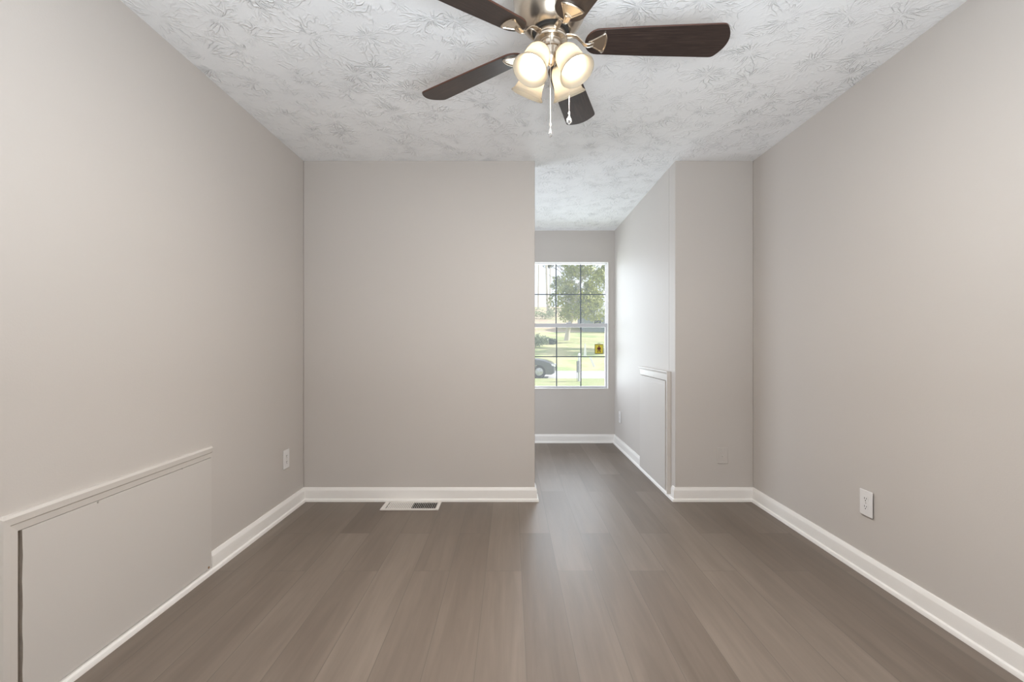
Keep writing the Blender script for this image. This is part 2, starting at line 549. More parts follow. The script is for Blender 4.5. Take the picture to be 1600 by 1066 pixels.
# yellow tag with a figure on it, stuck to the lower right pane
M['yellow'] = plain('yellow_card', (0.72, 0.60, 0.06), 0.5, var=0.05)
M['maroon'] = plain('dark_red_print', (0.12, 0.02, 0.02), 0.6)
M['olive'] = plain('tag_border', (0.22, 0.20, 0.06), 0.6)
tg = thing('window_tag', 'small yellow tag with a dark figure, on the lower right window pane', 'sign',
           ((936.5 - 798) / 137.2, YF + 0.044, H + (536 - 545.6) / 137.2))
mb = MB(); mb.box((-0.049, 0, -0.056), (0.049, 0.003, 0.056)); mb.build('border', M['olive'], tg, smooth=40, bevel=0.006)
mb = MB(); mb.box((-0.042, -0.001, -0.048), (0.042, 0.001, 0.048)); mb.build('card', M['yellow'], tg, smooth=0)
mb = MB()
for pts in ([(-.017, .020), (.017, .020), (.012, -.008), (-.012, -.008)], [(-.012, -.006), (-.001, -.006), (-.010, -.038), (-.019, -.038)],
            [(.012, -.006), (.001, -.006), (.010, -.038), (.019, -.038)], [(-.017, .020), (-.012, .018), (-.018, -.008), (-.024, -.006)],
            [(.017, .020), (.012, .018), (.018, -.008), (.024, -.006)]):
    mb.prism([(x, -0.0018, z) for x, z in pts], (0, 0.001, 0))
mb.lathe([(0.008, 0), (0.008, 0.001)], (0, -0.0018, 0.030), (0, 1, 0), 16, True, True)
mb.build('figure', M['maroon'], tg, smooth=0)
mb = MB(); mb.tube([(-0.015, 0.0015, 0.055), (-0.012, 0.0015, 0.064), (0.012, 0.0015, 0.064), (0.015, 0.0015, 0.055)], 0.003, 8)
mb.build('hanger', M['olive'], tg)

# ------------------------------------------------------------------ access panels
def trim_strip(mb, a, b2, across, out, w=0.062, thick=False):
    """stepped casing running a->b2; 'across' points away from the panel, 'out' off the wall; a/b2 = (point, mitre shift)"""
    pr = [(0, 0), (0, 0.010), (0.022, 0.012), (0.026, 0.016), (0.046, 0.0175), (0.052, 0.014), (w, 0.012), (w, 0)]
    if thick:
        pr = [(0, 0), (0, 0.012), (0.020, 0.015), (w - 0.020, 0.019), (w - 0.016, 0.026), (w - 0.004, 0.030), (w, 0.029), (w, 0)]
    (p, ma), (q, mb_) = a, b2
    p, q, across, out = Vector(p), Vector(q), Vector(across), Vector(out)
    d = (q - p).normalized()
    r0 = [p + across * s - d * (s * ma) + out * t for s, t in pr]
    r1 = [q + across * s + d * (s * mb_) + out * t for s, t in pr]
    mb.rings([r0, r1], True, True, True)

# left wall panel (thing frame: y along the wall, x into the room)
ap = thing('access_panel', 'low painted access panel with top and side casing on the left wall', 'access panel', (XL, PY0, 0))
L = PY1 - PY0
pj0 = 0.078                    # near edge of the board
mb = MB()
pts = []
nseg = 14                      # the near edge is torn and slightly wavy
for k in range(nseg + 1):
    z = 0.026 + (0.566 - 0.026) * k / nseg
    pts.append((0.0004, pj0 + 0.0012 * math.sin(k * 1.7) + 0.004 * (k / nseg - 0.7) ** 2, z))
pts += [(0.0004, L - 0.001, 0.566), (0.0004, L - 0.001, 0.026)]
a_, b_ = mb.prism(pts, (0.0108, 0, 0))
for f in mb.bm.faces:                       # the torn near edge shows the bare board
    ys = [v.co.y for v in f.verts]
    if max(ys) < pj0 + 0.02: f.material_index = 1
mb.build('panel', [M['panel'], M['raw']], ap, smooth=0)
mb = MB(); mb.box((0.0004, pj0 - 0.012, 0.02), (0.002, pj0 - 0.0005, 0.566))
g = mb.build('gap', M['gap'], ap, smooth=0); g['label'] = 'dark torn gap beside the board'
mb = MB(); trim_strip(mb, ((0.0004, pj0 - 0.0125, 0.568), 1), ((0.0004, L, 0.568), 0), (0, 0, 1), (1, 0, 0), 0.055)
mb.build('top_casing', M['panel_trim'], ap, smooth=25)
mb = MB(); trim_strip(mb, ((0.0004, pj0 - 0.0125, 0.02), 0), ((0.0004, pj0 - 0.0125, 0.568), 1), (0, -1, 0), (1, 0, 0), 0.055)
mb.build('side_casing', M['panel_trim'], ap, smooth=25)
def screw(parent, y, z, x, mat, nm='screw', sgn=1, r=0.0042):
    mb = MB(); mb.lathe([(r, 0), (r * 0.95, 0.0008), (r * 0.5, 0.0014), (0, 0.0012)], (x, y, z), (sgn, 0, 0), 12)
    return mb.build(nm, mat, parent)
def wallpt(px, py, X):        # a point on a side wall from where it shows in the photograph
    s = (px - 798) / X
    return F / s, H + (536 - py) / s
for px, py in ((153, 785), (285, 732.5)):
    y, z = wallpt(px, py, XL + 0.0112)
    screw(ap, y - PY0, z, 0.0110, M['screw'])
y, z = wallpt(326.2, 887, XL + 0.0112)
o = screw(ap, y - PY0, z, 0.0110, M['rust'], 'screw', 1, 0.006); o['label'] = 'rusty screw at the lower corner'

# alcove panel (wall faces -x)
ap2 = thing('access_panel', 'tall painted access panel on the bright alcove side wall', 'access panel', (XA, AY0, 0))
L2 = AY1 - AY0
mb = MB(); mb.box((-0.018, 0.088, 0.026), (-0.0004, L2, 0.845))
mb.build('panel', M['panel'], ap2, smooth=0)
mb = MB(); trim_strip(mb, ((-0.0004, 0.08, 0.850), 1), ((-0.0004, L2, 0.850), 0), (0, 0, 1), (-1, 0, 0), 0.070, True)
mb.build('top_casing', M['panel_trim'], ap2, smooth=25)
mb = MB(); trim_strip(mb, ((-0.0004, 0.08, 0.02), 0), ((-0.0004, 0.08, 0.850), 1), (0, -1, 0), (-1, 0, 0), 0.070, True)
mb.build('side_casing', M['panel_trim'], ap2, smooth=25)
mb = MB(); mb.box((-0.003, 0.079, 0.02), (-0.0004, 0.09, 0.85)); mb.build('gap', M['gap'], ap2, smooth=0)
y, z = wallpt(1021, 587, XA - 0.018)
screw(ap2, y - AY0, z, -0.0178, M['screw'], 'screw', -1)
# a hairline crack where the board was patched
mb = MB()
cr = [wallpt(px, py, XA - 0.018) for px, py in ((1013, 597.3), (1019, 598.3), (1026, 598.2), (1032, 599.6), (1038, 602.0))]
mb.tube([(-0.0183, y - AY0, z) for y, z in cr], 0.0012, 6)
mb.build('crack', M['panel_trim'], ap2)

# ------------------------------------------------------------------ outlets
def outlet(label, loc, rz, w=0.079, h=0.124, proud=0.004):
    """duplex outlet; local -y points off the wall"""
    t = thing('wall_outlet', label, 'wall outlet', loc, rz)
    mb = MB()
    y0 = -proud
    mb.prism([(-w / 2, y0, -h / 2), (w / 2, y0, -h / 2), (w / 2, y0, h / 2), (-w / 2, y0, h / 2)], (0, -0.005, 0))
    mb.build('cover_plate', M['plastic'], t, smooth=40, bevel=0.003, seg=3)
    if proud > 0.003:
        mb = MB(); mb.box((-w * 0.32, -proud, -h * 0.36), (w * 0.32, 0.0, h * 0.36))
        mb.build('outlet_box', M['slot'], t, smooth=0)
    for s in (1, -1):
        zc = s * 0.0195
        mb = MB()
        ring = []
        for k in range(28):
            a = 2 * PI * k / 28
            x = 0.0172 * math.cos(a); z = 0.0172 * math.sin(a)
            z = max(-0.0135, min(0.0135, z))
            ring.append((x, y0 - 0.005, zc + z))
        mb.prism(ring, (0, -0.0012, 0))
        rc = mb.build('receptacle', M['plastic'], t, smooth=40)
        mb = MB()
        yy = y0 - 0.0068
        mb.box((-0.0075, yy, zc - 0.001), (-0.0050, yy + 0.001, zc + 0.0075)); mb.box((0.0050, yy, zc + 0.0), (0.0075, yy + 0.001, zc + 0.0070))
        mb.lathe([(0.0028, 0), (0.0028, 0.001)], (0, yy, zc - 0.0072), (0, 1, 0), 12, True, True)
        mb.build('slots', M['slot'], rc, smooth=0)
    mb = MB(); mb.lathe([(0.0035, 0), (0.003, 0.0009), (0, 0.0012)], (0, y0 - 0.005, 0), (0, -1, 0), 12)
    mb.build('screw', M['screw'], t)
    return t
y0, z0 = wallpt(1356.5, 786.3, XR)
outlet('white duplex outlet standing slightly off the right wall', (XR, y0, z0), -PI / 2, proud=0.007)
y0, z0 = wallpt(446.3, 717.5, XL)
outlet('white duplex outlet on the left wall near the back corner', (XL, y0, z0), PI / 2, proud=0.0015)
y0, z0 = wallpt(969, 652, XA)
outlet('white outlet low on the alcove side wall near the window', (XA, y0, z0), -PI / 2, proud=0.0015)

# painted-over cable plate on the short return wall
cp = thing('cable_plate', 'cable wall plate painted over in wall colour, on the narrow return wall', 'wall plate',
           ((1128.6 - 798) / 218, YB, H + (536 - 712) / 218))
mb = MB(); mb.box((-0.0385, -0.006, -0.057), (0.0385, 0, 0.057)); mb.build('cover_plate', M['wall'], cp, smooth=40, bevel=0.0025)
mb = MB(); mb.lathe([(0.0065, 0), (0.0065, 0.002), (0.0048, 0.003), (0.0048, 0.007), (0.002, 0.0075), (0.002, 0.006)], (0.001, -0.006, -0.003), (0, -1, 0), 16)
mb.build('cable_jack', M['panel_trim'], cp)
for s in (1, -1):
    mb = MB(); mb.lathe([(0.0035, 0), (0.003, 0.001), (0, 0.0012)], (0, -0.006, s * 0.0415), (0, -1, 0), 12); mb.build('screw', M['panel_trim'], cp)

# ------------------------------------------------------------------ floor register
fr = thing('floor_register', 'off-white slotted metal heating register in the floor by the partition wall', 'floor vent', (-0.686, 3.180, 0))
hw, hd = 0.197, 0.0825
mb = MB()
def frame(mb, x0, x1, y0, y1, a0, a1, b0, b1, z0, z1):
    mb.box((x0, y0, z0), (a0, y1, z1)); mb.box((a1, y0, z0), (x1, y1, z1))
    mb.box((a0, y0, z0), (a1, b0, z1)); mb.box((a0, b1, z0), (a1, y1, z1))
frame(mb, -hw, hw, -hd, hd, -hw + 0.03, hw - 0.021, -hd + 0.022, hd - 0.022, 0.0005, 0.008)
mb.build('frame', M['vent'], fr, smooth=40, bevel=0.0015)
mb = MB(); mb.box((-hw + 0.012, -hd + 0.012, 0.0002), (hw - 0.012, hd - 0.012, 0.0008)); mb.build('duct_opening', M['dark'], fr, smooth=0)
mb = MB()
xa, xb = -hw + 0.030, hw - 0.021
n = 26
for k in range(n):
    x = xa + 0.012 + (xb - xa - 0.016) * k / (n - 1)
    tilt = 0.0036 if k < n / 2 else -0.0030
    wv = 0.0038 if k < n / 2 else 0.0019
    mb.prism([(x - wv - tilt * 0.3, -hd + 0.021, 0.0072), (x - wv + 0.0015 - tilt * 0.3, -hd + 0.021, 0.0078), (x + wv + tilt * .3, -hd + 0.021, 0.0075 - abs(tilt) * 0.3),
              (x + wv + tilt * 0.3, -hd + 0.021, 0.0062 - abs(tilt) * .3)], (0, 2 * hd - 0.042, 0))
mb.build('louvers', M['vent'], fr, smooth=0)
mb = MB(); mb.box((xa + 0.001, -0.008, 0.004), (xa + 0.006, 0.006, 0.0095)); mb.build('damper_lever', M['vent'], fr, smooth=0)

# ------------------------------------------------------------------ ceiling fan
FX, FY, FZ = 0.132, 1.512, H + 0.990      # hub axis, height of the blades
fan = thing('ceiling_fan', 'brushed nickel ceiling fan with five dark wood blades and four lit glass shades', 'ceiling fan', (FX, FY, FZ))
zc = ZC - FZ                               # ceiling, in the fan's frame
mb = MB()
mb.lathe([(0.0, zc - 0.001), (0.098, zc - 0.001), (0.102, zc - 0.012), (0.108, zc - 0.03), (0.119, zc - 0.06), (0.1235, zc - 0.10), (0.1245, 0.175),
          (0.1235, 0.150), (0.1215, 0.148), (0.1215, 0.143), (0.1235, 0.141), (0.1215, 0.120), (0.1165, 0.098), (0.108, 0.077), (0.0975, 0.060),
          (0.086, 0.046), (0.074, 0.035), (0.066, 0.031), (0.062, 0.032), (0.060, 0.040), (0.0, 0.040)], n=72)
mb.build('motor_housing', M['nickel'], fan, smooth=35)
mb = MB()
mb.lathe([(0, 0.045), (0.0585, 0.045), (0.0585, 0.029), (0.0, 0.029)], n=48)
mb.build('flywheel', M['slot'], fan, smooth=35)  # disc coloured dark to stand for the shaded gap under the motor
mb = MB()
mb.lathe([(0, 0.034), (0.049, 0.034), (0.0505, 0.031), (0.0505, 0.0125), (0.0480, 0.0115), (0.0480, 0.0095), (0.0530, 0.0085), (0.0548, 0.006), (0.0548, 0.001), (0.053, -0.001),
          (0.0365, -0.002), (0.0350, -0.004), (0.0350, -0.019), (0.0330, -0.023), (0.028, -0.025), (0.0260, -0.034), (0.0245, -0.050), (0.020, -0.060), (0.013, -0.066), (0.009, -0.074), (0.0045, -0.078), (0, -0.079)], n=48)
mb.build('switch_housing', M['nickel'], fan, smooth=35)

# blade: u outwards, v tangential (+v is the lower, trailing edge)
def blade_outline():
    p = []
    for k in range(0, 13):                      # round root
        a = PI / 2 + PI * k / 12
        p.append((0.158 + 0.046 * math.cos(a) * 1.0, 0.0485 * math.sin(a)))
    p.append((0.30, -0.056))
    p += [(0.538, -0.0645), (0.547, -0.0635), (0.5535, -0.060)]
    for k in range(0, 13):
        v = -0.056 + 0.112 * k / 12
        p.append((0.5800 - 0.0225 * (v / 0.056) ** 2, v))
    p += [(0.5535, 0.060), (0.547, 0.0635), (0.538, 0.0645)]
    p.append((0.30, 0.056))
    return p
PITCH = R(12)
def fan_blade(az, first=None):
    rot = Matrix.Rotation(az, 4, 'Z')
    # pitched about its own long axis: the leading (-v) edge is the higher one
    bm_rot = (rot @ Matrix.Rotation(-PITCH, 4, 'X')).to_euler()
    if first is None:
        mb = MB()
        mb.prism([(u, v, -0.003) for u, v in blade_outline()], (0, 0, 0.006), 0, 1)
        bl = mb.build('blade', [M['blade'], M['blade_edge']], fan, smooth=35, bevel=0.0012)
        # iron: strap from the flywheel, S-curved down to a shield plate under the blade
        mb = MB()
        path = [(0.050, 0.020), (0.068, 0.021), (0.084, 0.017), (0.098, 0.004), (0.110, -0.010), (0.122, -0.0125), (0.140, -0.0085)]
        half = [0.011, 0.010, 0.0085, 0.0078, 0.0080, 0.0095, 0.011]
        rs = []
        for (u, z), hwid in zip(path, half):
            rs.append([(u, -hwid, z - 0.002), (u, -hwid * 0.5, z - 0.0042), (u, hwid * 0.5, z - 0.0042), (u, hwid, z - 0.002), (u, hwid, z + 0.002), (u, -hwid, z + 0.002)])
        mb.rings(rs, True, True, True)
        ir = mb.build('blade_iron', M['nickel'], fan, smooth=50, bevel=0.001)
        # shield plate with a raised rim
        mb = MB()
        def shield(s):
            q = [(0.125, -0.009), (0.125, 0.009)]
            out = [(u, v) for u, v in q]
            out = [(0.122, 0.007), (0.140, 0.017), (0.160, 0.030), (0.1705, 0.0375), (0.1745, 0.0375), (0.1770, 0.034), (0.1810, 0.022), (0.1830, 0.008),
                   (0.1830, -0.008), (0.1810, -0.022), (0.1770, -0.034), (0.1745, -0.0375), (0.1705, -0.0375), (0.160, -0.030), (0.140, -0.017), (0.122, -0.007)]
            cu = 0.158
            return [(cu + (u - cu) * s, v * s) for u, v in out]
        o1 = shield(1.0); o2 = shield(0.93); i1 = shield(0.84)
        zt, zb = -0.0032, -0.0095
        vs = [[(u, v, zt) for u, v in o1], [(u, v, zb + 0.002) for u, v in o1], [(u, v, zb) for u, v in o2], [(u, v, zb) for u, v in i1], [(u, v, zb + 0.0028) for u, v in shield(0.80)]]
        mb.rings(vs, True, False, True)
        sh = mb.build('shield_plate', M['nickel'], ir, smooth=40)
        sh.rotation_euler = (-PITCH, 0, 0)
        first = (bl, ir)
    else:
        bl = first[0].copy(); COL.objects.link(bl)
        ir = first[1].copy(); COL.objects.link(ir)
        bl.parent = fan; ir.parent = fan
        for ch in [x for x in COL.objects if x.parent == first[1]]:
            c = ch.copy(); COL.objects.link(c); c.parent = ir
    bl.rotation_euler = bm_rot
    ir.rotation_euler = (0, 0, az)
    return first
first = None
for k in range(5):
    f2 = fan_blade(R(-0.8 + 72 * k), first)
    first = first or f2

# light kit: four arms, bell shades and bulbs
TH = R(30)
def light(az, first=None):
    if first is None:
        ax = Vector((math.sin(TH), 0, -math.cos(TH)))
        rim = Vector((0.104, 0, -0.139))
        L0 = 0.105
        o0 = rim - ax * L0
        mb = MB()
        mb.tube([(0.020, 0, -0.042), (0.032, 0, -0.034), (0.042, 0, -0.031), o0 - ax * 0.004, o0 + ax * 0.004], [0.0085, 0.0085, 0.009, 0.011, 0.013], 14)
        mb.lathe([(0.012, -0.010), (0.021, -0.004), (0.0245, 0.004), (0.0250, 0.014), (0.023, 0.016)], o0, ax, 32, True)
        arm = mb.build('light_arm', M['nickel'], fan, smooth=40)
        mb = MB()
        outer = [(0.020, 0.0), (0.0255, 0.003), (0.032, 0.010), (0.0375, 0.022), (0.0405, 0.038), (0.0415, 0.055), (0.0430, 0.070), (0.0465, 0.083), (0.0490, 0.089),
                 (0.0485, 0.092), (0.0520, 0.096), (0.0565, 0.102), (0.0580, 0.105)]
        inner = [(0.0562, 0.1055), (0.0500, 0.097), (0.0455, 0.087), (0.0405, 0.070), (0.0390, 0.055), (0.0380, 0.038), (0.0350, 0.022), (0.029, 0.0115), (0.020, 0.006)]
        mb.lathe(outer + inner, o0, ax, 56)
        sh = mb.build('lamp_shade', M['shade'], arm, smooth=60)
        mb = MB()
        mb.lathe([(0.010, 0.012), (0.0125, 0.020), (0.014, 0.030), (0.0185, 0.038), (0.0245, 0.050), (0.0262, 0.060), (0.0245, 0.071), (0.018, 0.080), (0.009, 0.0848), (0.0, 0.0858)], o0, ax, 28)
        bu = mb.build('light_bulb', M['bulb'], arm, smooth=60)
        # what the bulb throws out through the mouth of its shade
        lg = lamp('lamp_light', 'AREA', o0 + ax * 0.1065, 9.6, (1.0, 0.93, 0.85), direction=ax, shape='DISK', size=0.085)
        lg.parent = arm
        first = arm
    else:
        arm = first.copy(); COL.objects.link(arm); arm.parent = fan
        for ch in [x for x in COL.objects if x.parent == first]:
            c = ch.copy(); COL.objects.link(c); c.parent = arm
        arm.rotation_euler = (0, 0, az)
        return first
    arm.rotation_euler = (0, 0, az)
    return first
fl = None
for k in range(4):
    g2 = light(R(47 + 90 * k), fl)
    fl = fl or g2

# pull chains
M['chain'] = plain('chain_nickel', (0.70, 0.66, 0.60), 0.3, 0.9)
def chain(x, y, ztop, zbot, fob):
    mb = MB()
    n = int((ztop - zbot) / 0.0042)
    for k in range(n):
        mb.sphere((x, y, ztop - (ztop - zbot) * k / n), 0.00125, 6, 4)
    mb.tube([(x, y, ztop), (x, y, zbot)], 0.0005, 5)
    mb.tube([(x * 0.6, y * 0.6, ztop + 0.004), (x, y, ztop + 0.003), (x, y, ztop - 0.003)], 0.0022, 8)
    ch = mb.build('pull_chain', M['chain'], fan, smooth=60)
    mb = MB(); mb.lathe([(0.0016, 0.003), (0.0030, 0.0), (0.0030, -0.006), (0.0018, -0.008)], (x, y, zbot), (0, 0, 1), 12, True, True)
    mb.build('fob_cap', M['chain'], ch)
    mb = MB()
    a, b_ = fob
    prof = [(0.0015, 0), (a * 0.45, -0.25 * b_), (a * 0.85, -0.5 * b_), (a, -0.68 * b_), (a * 0.82, -0.86 * b_), (a * 0.35, -0.98 * b_), (0.0002, -b_)]
    mb.lathe(prof, (x, y, zbot - 0.007), (0, 0, 1), 10)
    f = mb.build('pull_fob', M['crystal'], ch, smooth=10); f['label'] = 'clear faceted teardrop fob'
Yc = 1.456
chain((860 - 798) * Yc / F - FX, Yc - FY, -0.018, H + (536 - 194.5) * Yc / F - FZ, (0.0062, 0.034))
Yc = 1.512
chain((889.3 - 798) * Yc / F - FX, Yc - FY, -0.018, H + (536 - 176) * Yc / F - FZ, (0.0095, 0.031))

# ------------------------------------------------------------------ outdoors, seen through the far window
def gz(y):
    """height of the ground: flat front yard and road, then a lawn that climbs into a hill"""
    if y < 31: return -0.75
    z = -0.75 + 0.09 * (min(y, 62) - 31)
    if y > 62: z += 0.17 * (min(y, 105) - 62)
    if y > 105: z += 0.04 * (y - 105)
    return z
def ground_mat(name, c1, c2, c3, scale):
    t = NT(name)
    p = t.pos()
    f = t.noise(p, scale, 5, 0.6)
    g = t.noise(p, scale * 0.12, 3)
    c = t.mix(t.ramp(f, [(0.35, (0, 0, 0)), (0.65, (1, 1, 1))]), c1, c2)
    c = t.mix(t.ramp(g, [(0.45, (0, 0, 0)), (0.62, (1, 1, 1))]), c, c3)
    t.set(c, 0.9)
    return t.m
M['lawn'] = ground_mat('winter_lawn', (0.36, 0.36, 0.18), (0.48, 0.44, 0.26), (0.28, 0.34, 0.15), 3.0)
M['yard'] = ground_mat('front_yard_grass', (0.20, 0.28, 0.10), (0.32, 0.34, 0.16), (0.33, 0.33, 0.17), 4.0)
M['litter'] = ground_mat('leaf_litter', (0.40, 0.29, 0.22), (0.50, 0.40, 0.30), (0.34, 0.33, 0.18), 1.5)
M['asphalt'] = ground_mat('pale_asphalt', (0.42, 0.42, 0.43), (0.50, 0.50, 0.51), (0.45, 0.45, 0.47), 6.0)
def strip(name, ys, mat, x0=-70, x1=90, dz=0.0):
    mb = MB()
    n = 40
    rows = []
    for y in ys:
        rows.append([(x0 + (x1 - x0) * k / n, y, gz(y) + dz + 0.03 * math.sin(k * 2.1 + y)*(1 if y > 33 else 0)) for k in range(n + 1)])
    mb.rings(rows, close=False)
    o = mb.build(name, mat, smooth=60, recalc=False)
    o.data.flip_normals() if o.data.polygons[0].normal.z < 0 else None
    return o
struct(strip('ground_yard', [5.5, 15, 24.4], M['yard']), 'strip of grass this side of the road')
struct(strip('ground_road', [24.4, 28, 30.8], M['asphalt'], dz=-0.03), 'pale road in front of the house')
struct(strip('ground_lawn', [30.8, 31, 40, 50, 62, 66], M['lawn']), 'sunny lawn rising beyond the road')
struct(strip('ground_hill', [66, 80, 105, 140], M['litter'], -110, 130), 'leaf-strewn hillside far beyond the lawn')

def leaf_mat(name, c1, c2):
    t = NT(name)
    f = t.noise(t.pos(), 1.2, 4)
    t.set(t.mix(t.ramp(f, [(0.35, (0, 0, 0)), (0.65, (1, 1, 1))]), c1, c2), 0.45)
    t.p.inputs['Subsurface Weight'].default_value = 0.0
    tr = t.n('ShaderNodeBsdfTranslucent'); tr.inputs[0].default_value = (*c2, 1)
    a = t.n('ShaderNodeMixShader'); a.inputs[0].default_value = 0.3
    t.l(t.p.outputs[0], a.inputs[1]); t.l(tr.outputs[0], a.inputs[2]); t.l(a.outputs[0], t.out.inputs['Surface'])
    return t.m
M['leaf'] = leaf_mat('glossy_evergreen_leaf', (0.10, 0.16, 0.06), (0.46, 0.47, 0.13))
M['pine'] = leaf_mat('grey_green_needles', (0.07, 0.10, 0.08), (0.14, 0.17, 0.13))
M['shrub'] = leaf_mat('pale_shrub', (0.20, 0.26, 0.16), (0.34, 0.38, 0.26))
M['bark'] = plain('grey_bark', (0.34, 0.31, 0.28), 0.9, var=0.3, scale=6)
M['palebark'] = plain('pale_bark', (0.62, 0.57, 0.50), 0.9, var=0.2, scale=3)

def leaf_cloud(blobs, n, size, rnd, flat=0.5):
    """leaves scattered on the shells of many small clumps; blobs: (centre, radius)"""
    mb = MB()
    tot = sum(r * r for c, r in blobs)
    for c, r in blobs:
        k = max(6, int(n * r * r / tot))
        for _ in range(k):
            d = Vector((rnd.gauss(0, 1), rnd.gauss(0, 1), rnd.gauss(0, 1))).normalized()
            p = Vector(c) + d * r * (0.55 + 0.5 * rnd.random())
            nrm = (d + Vector((rnd.uniform(-1, 1), rnd.uniform(-1, 1), rnd.uniform(-1, 1))) * 0.8).normalized()
            u = nrm.orthogonal().normalized(); u.rotate(Matrix.Rotation(rnd.uniform(0, 6.28), 3, nrm))
            w = nrm.cross(u)
            s = size * rnd.uniform(0.6, 1.3)
            vs = [mb.bm.verts.new(q) for q in (p - u * s, p + w * s * flat - u * 0.1 * s, p + u * s, p - w * s * flat + u * 0.1 * s)]
            mb.face(vs)
    return mb
def branchy(mb, p, d, length, r, depth, rnd, spread=0.6):
    p = Vector(p); d = Vector(d).normalized()
    q = p + d * length
    mid = p + d * length * 0.5 + Vector((rnd.uniform(-1, 1), rnd.uniform(-1, 1), 0)) * length * 0.05
    mb.tube([p, mid, q], [r, r * 0.85, r * 0.68], 7)
    if depth:
        for _ in range(2 + (rnd.random() < 0.5)):
            nd = (d + Vector((rnd.uniform(-1, 1), rnd.uniform(-1, 1), rnd.uniform(-0.2, 0.6))) * spread).normalized()
            branchy(mb, p + d * length * rnd.uniform(0.55, 1.0), nd, length * rnd.uniform(0.6, 0.8), r * 0.6, depth - 1, rnd, spread)

# the big evergreen on the lawn
rnd = random.Random(3)
ty = 55.0
tx = (903 - 798) / F * ty
big = thing('evergreen_tree', 'big bushy evergreen tree with yellow-green leaves on the sunny lawn', 'tree', (tx, ty, gz(ty) - 0.05))
blobs = []
for k in range(90):
    a = rnd.uniform(0, 2 * PI); zz = rnd.random()
    rad = 3.9 * math.sqrt(max(0.06, 1 - ((zz - 0.34) / 0.72) ** 2)) * math.sqrt(rnd.random())
    blobs.append(((0.6 + rad * math.cos(a), rad * math.sin(a), 3.0 + 9.6 * zz), rnd.uniform(0.55, 1.15)))
leaf_cloud(blobs, 17000, 0.17, rnd).build('foliage', M['leaf'], big, smooth=0, recalc=False)
mb = MB(); mb.tube([(-1.35, 0, 0), (-1.2, 0, 1.2), (-0.6, 0, 3.4), (0.3, 0, 7), (0.7, 0, 10.5)], [0.34, 0.27, 0.24, 0.16, 0.06], 10)
for k in range(9):
    z = 3.2 + k * 0.8; a = k * 2.4
    mb.tube([(0.0 + 0.06 * k, 0, z), (1.4 * math.cos(a), 1.4 * math.sin(a), z + 0.8), (2.7 * math.cos(a), 2.7 * math.sin(a), z + 1.2)], [0.14, 0.09, 0.03], 7)
mb.build('trunk', M['palebark'], big, smooth=50)

# a second one just right of what the window shows; its shadow lies across the lawn
b2 = copy_tree(big)
b2.location = (15.6, 44.5, gz(44.5) - 0.05); b2.rotation_euler.z = 2.0
tag(b2, 'evergreen tree standing nearer on the lawn, right of the window view, shading the grass', 'tree')

# tall bare pale trunk and two pines on the hill
def hx(px, y): return (px - 798) / F * y
y = 88.0
bt = thing('bare_tree', 'tall bare pale-trunked tree standing on the hillside', 'tree', (hx(854, y), y, gz(y) - 0.1))
mb = MB(); mb.tube([(0.5, 0, 0), (0.15, 0, 3), (0, 0, 8), (-0.05, 0, 15), (0.1, 0, 23)], [0.42, 0.28, 0.22, 0.17, 0.08], 9)
mb.build('trunk', M['palebark'], bt, smooth=50)
mb = MB()
for k in range(8):
    branchy(mb, (0, 0, 12 + k * 1.4), (rnd.uniform(-1, 1), rnd.uniform(-0.6, 0.6), 0.9), 2.2, 0.06, 2, rnd)
mb.build('branches', M['palebark'], bt, smooth=50)
def pine(px, y, h, z0, wdt, label, seed):
    r = random.Random(seed)
    t = thing('pine_tree', label, 'tree', (hx(px, y), y, gz(y) - 0.1), 0, 'pines on the hill')
    mb = MB(); mb.tube([(0, 0, 0), (0.1, 0, h * 0.5), (0, 0, h)], [0.2, 0.15, 0.05], 8); mb.build('trunk', M['palebark'], t, smooth=50)
    bl = []
    for k in range(26):
        f = r.random(); a = r.uniform(0, 6.28); rr = wdt * (1.05 - f) * r.random()
        bl.append(((rr * math.cos(a), rr * math.sin(a), z0 + (h - z0) * f), r.uniform(0.45, 0.85)))
    leaf_cloud(bl, 1500, 0.22, r, 0.35).build('foliage', M['pine'], t, smooth=0, recalc=False)
pine(841, 100, 16.2, 11.0, 1.9, 'taller grey-green pine on the hill, left of the bare trunk', 11)
pine(859, 104, 13.5, 9.6, 1.3, 'shorter grey-green pine on the hill, right of the bare trunk', 12)
def bare(px, y, h, label, seed):
    r = random.Random(seed)
    t = thing('leafless_tree', label, 'tree', (hx(px, y), y, gz(y) - 0.1))
    mb = MB(); mb.tube([(0, 0, 0), (0.1, 0, h * 0.3), (0, 0, h * 0.62)], [0.22, 0.17, 0.11], 8); mb.build('trunk', M['bark'], t, smooth=50)
    mb = MB()
    for k in range(7):
        branchy(mb, (0, 0, h * (0.3 + 0.05 * k)), (r.uniform(-1, 1), r.uniform(-1, 1), 1.0), h * 0.2, 0.08, 3, r, 0.7)
    mb.build('branches', M['bark'], t, smooth=50)
bare(893, 80, 15, 'leafless grey tree on the hill behind the big evergreen', 21)

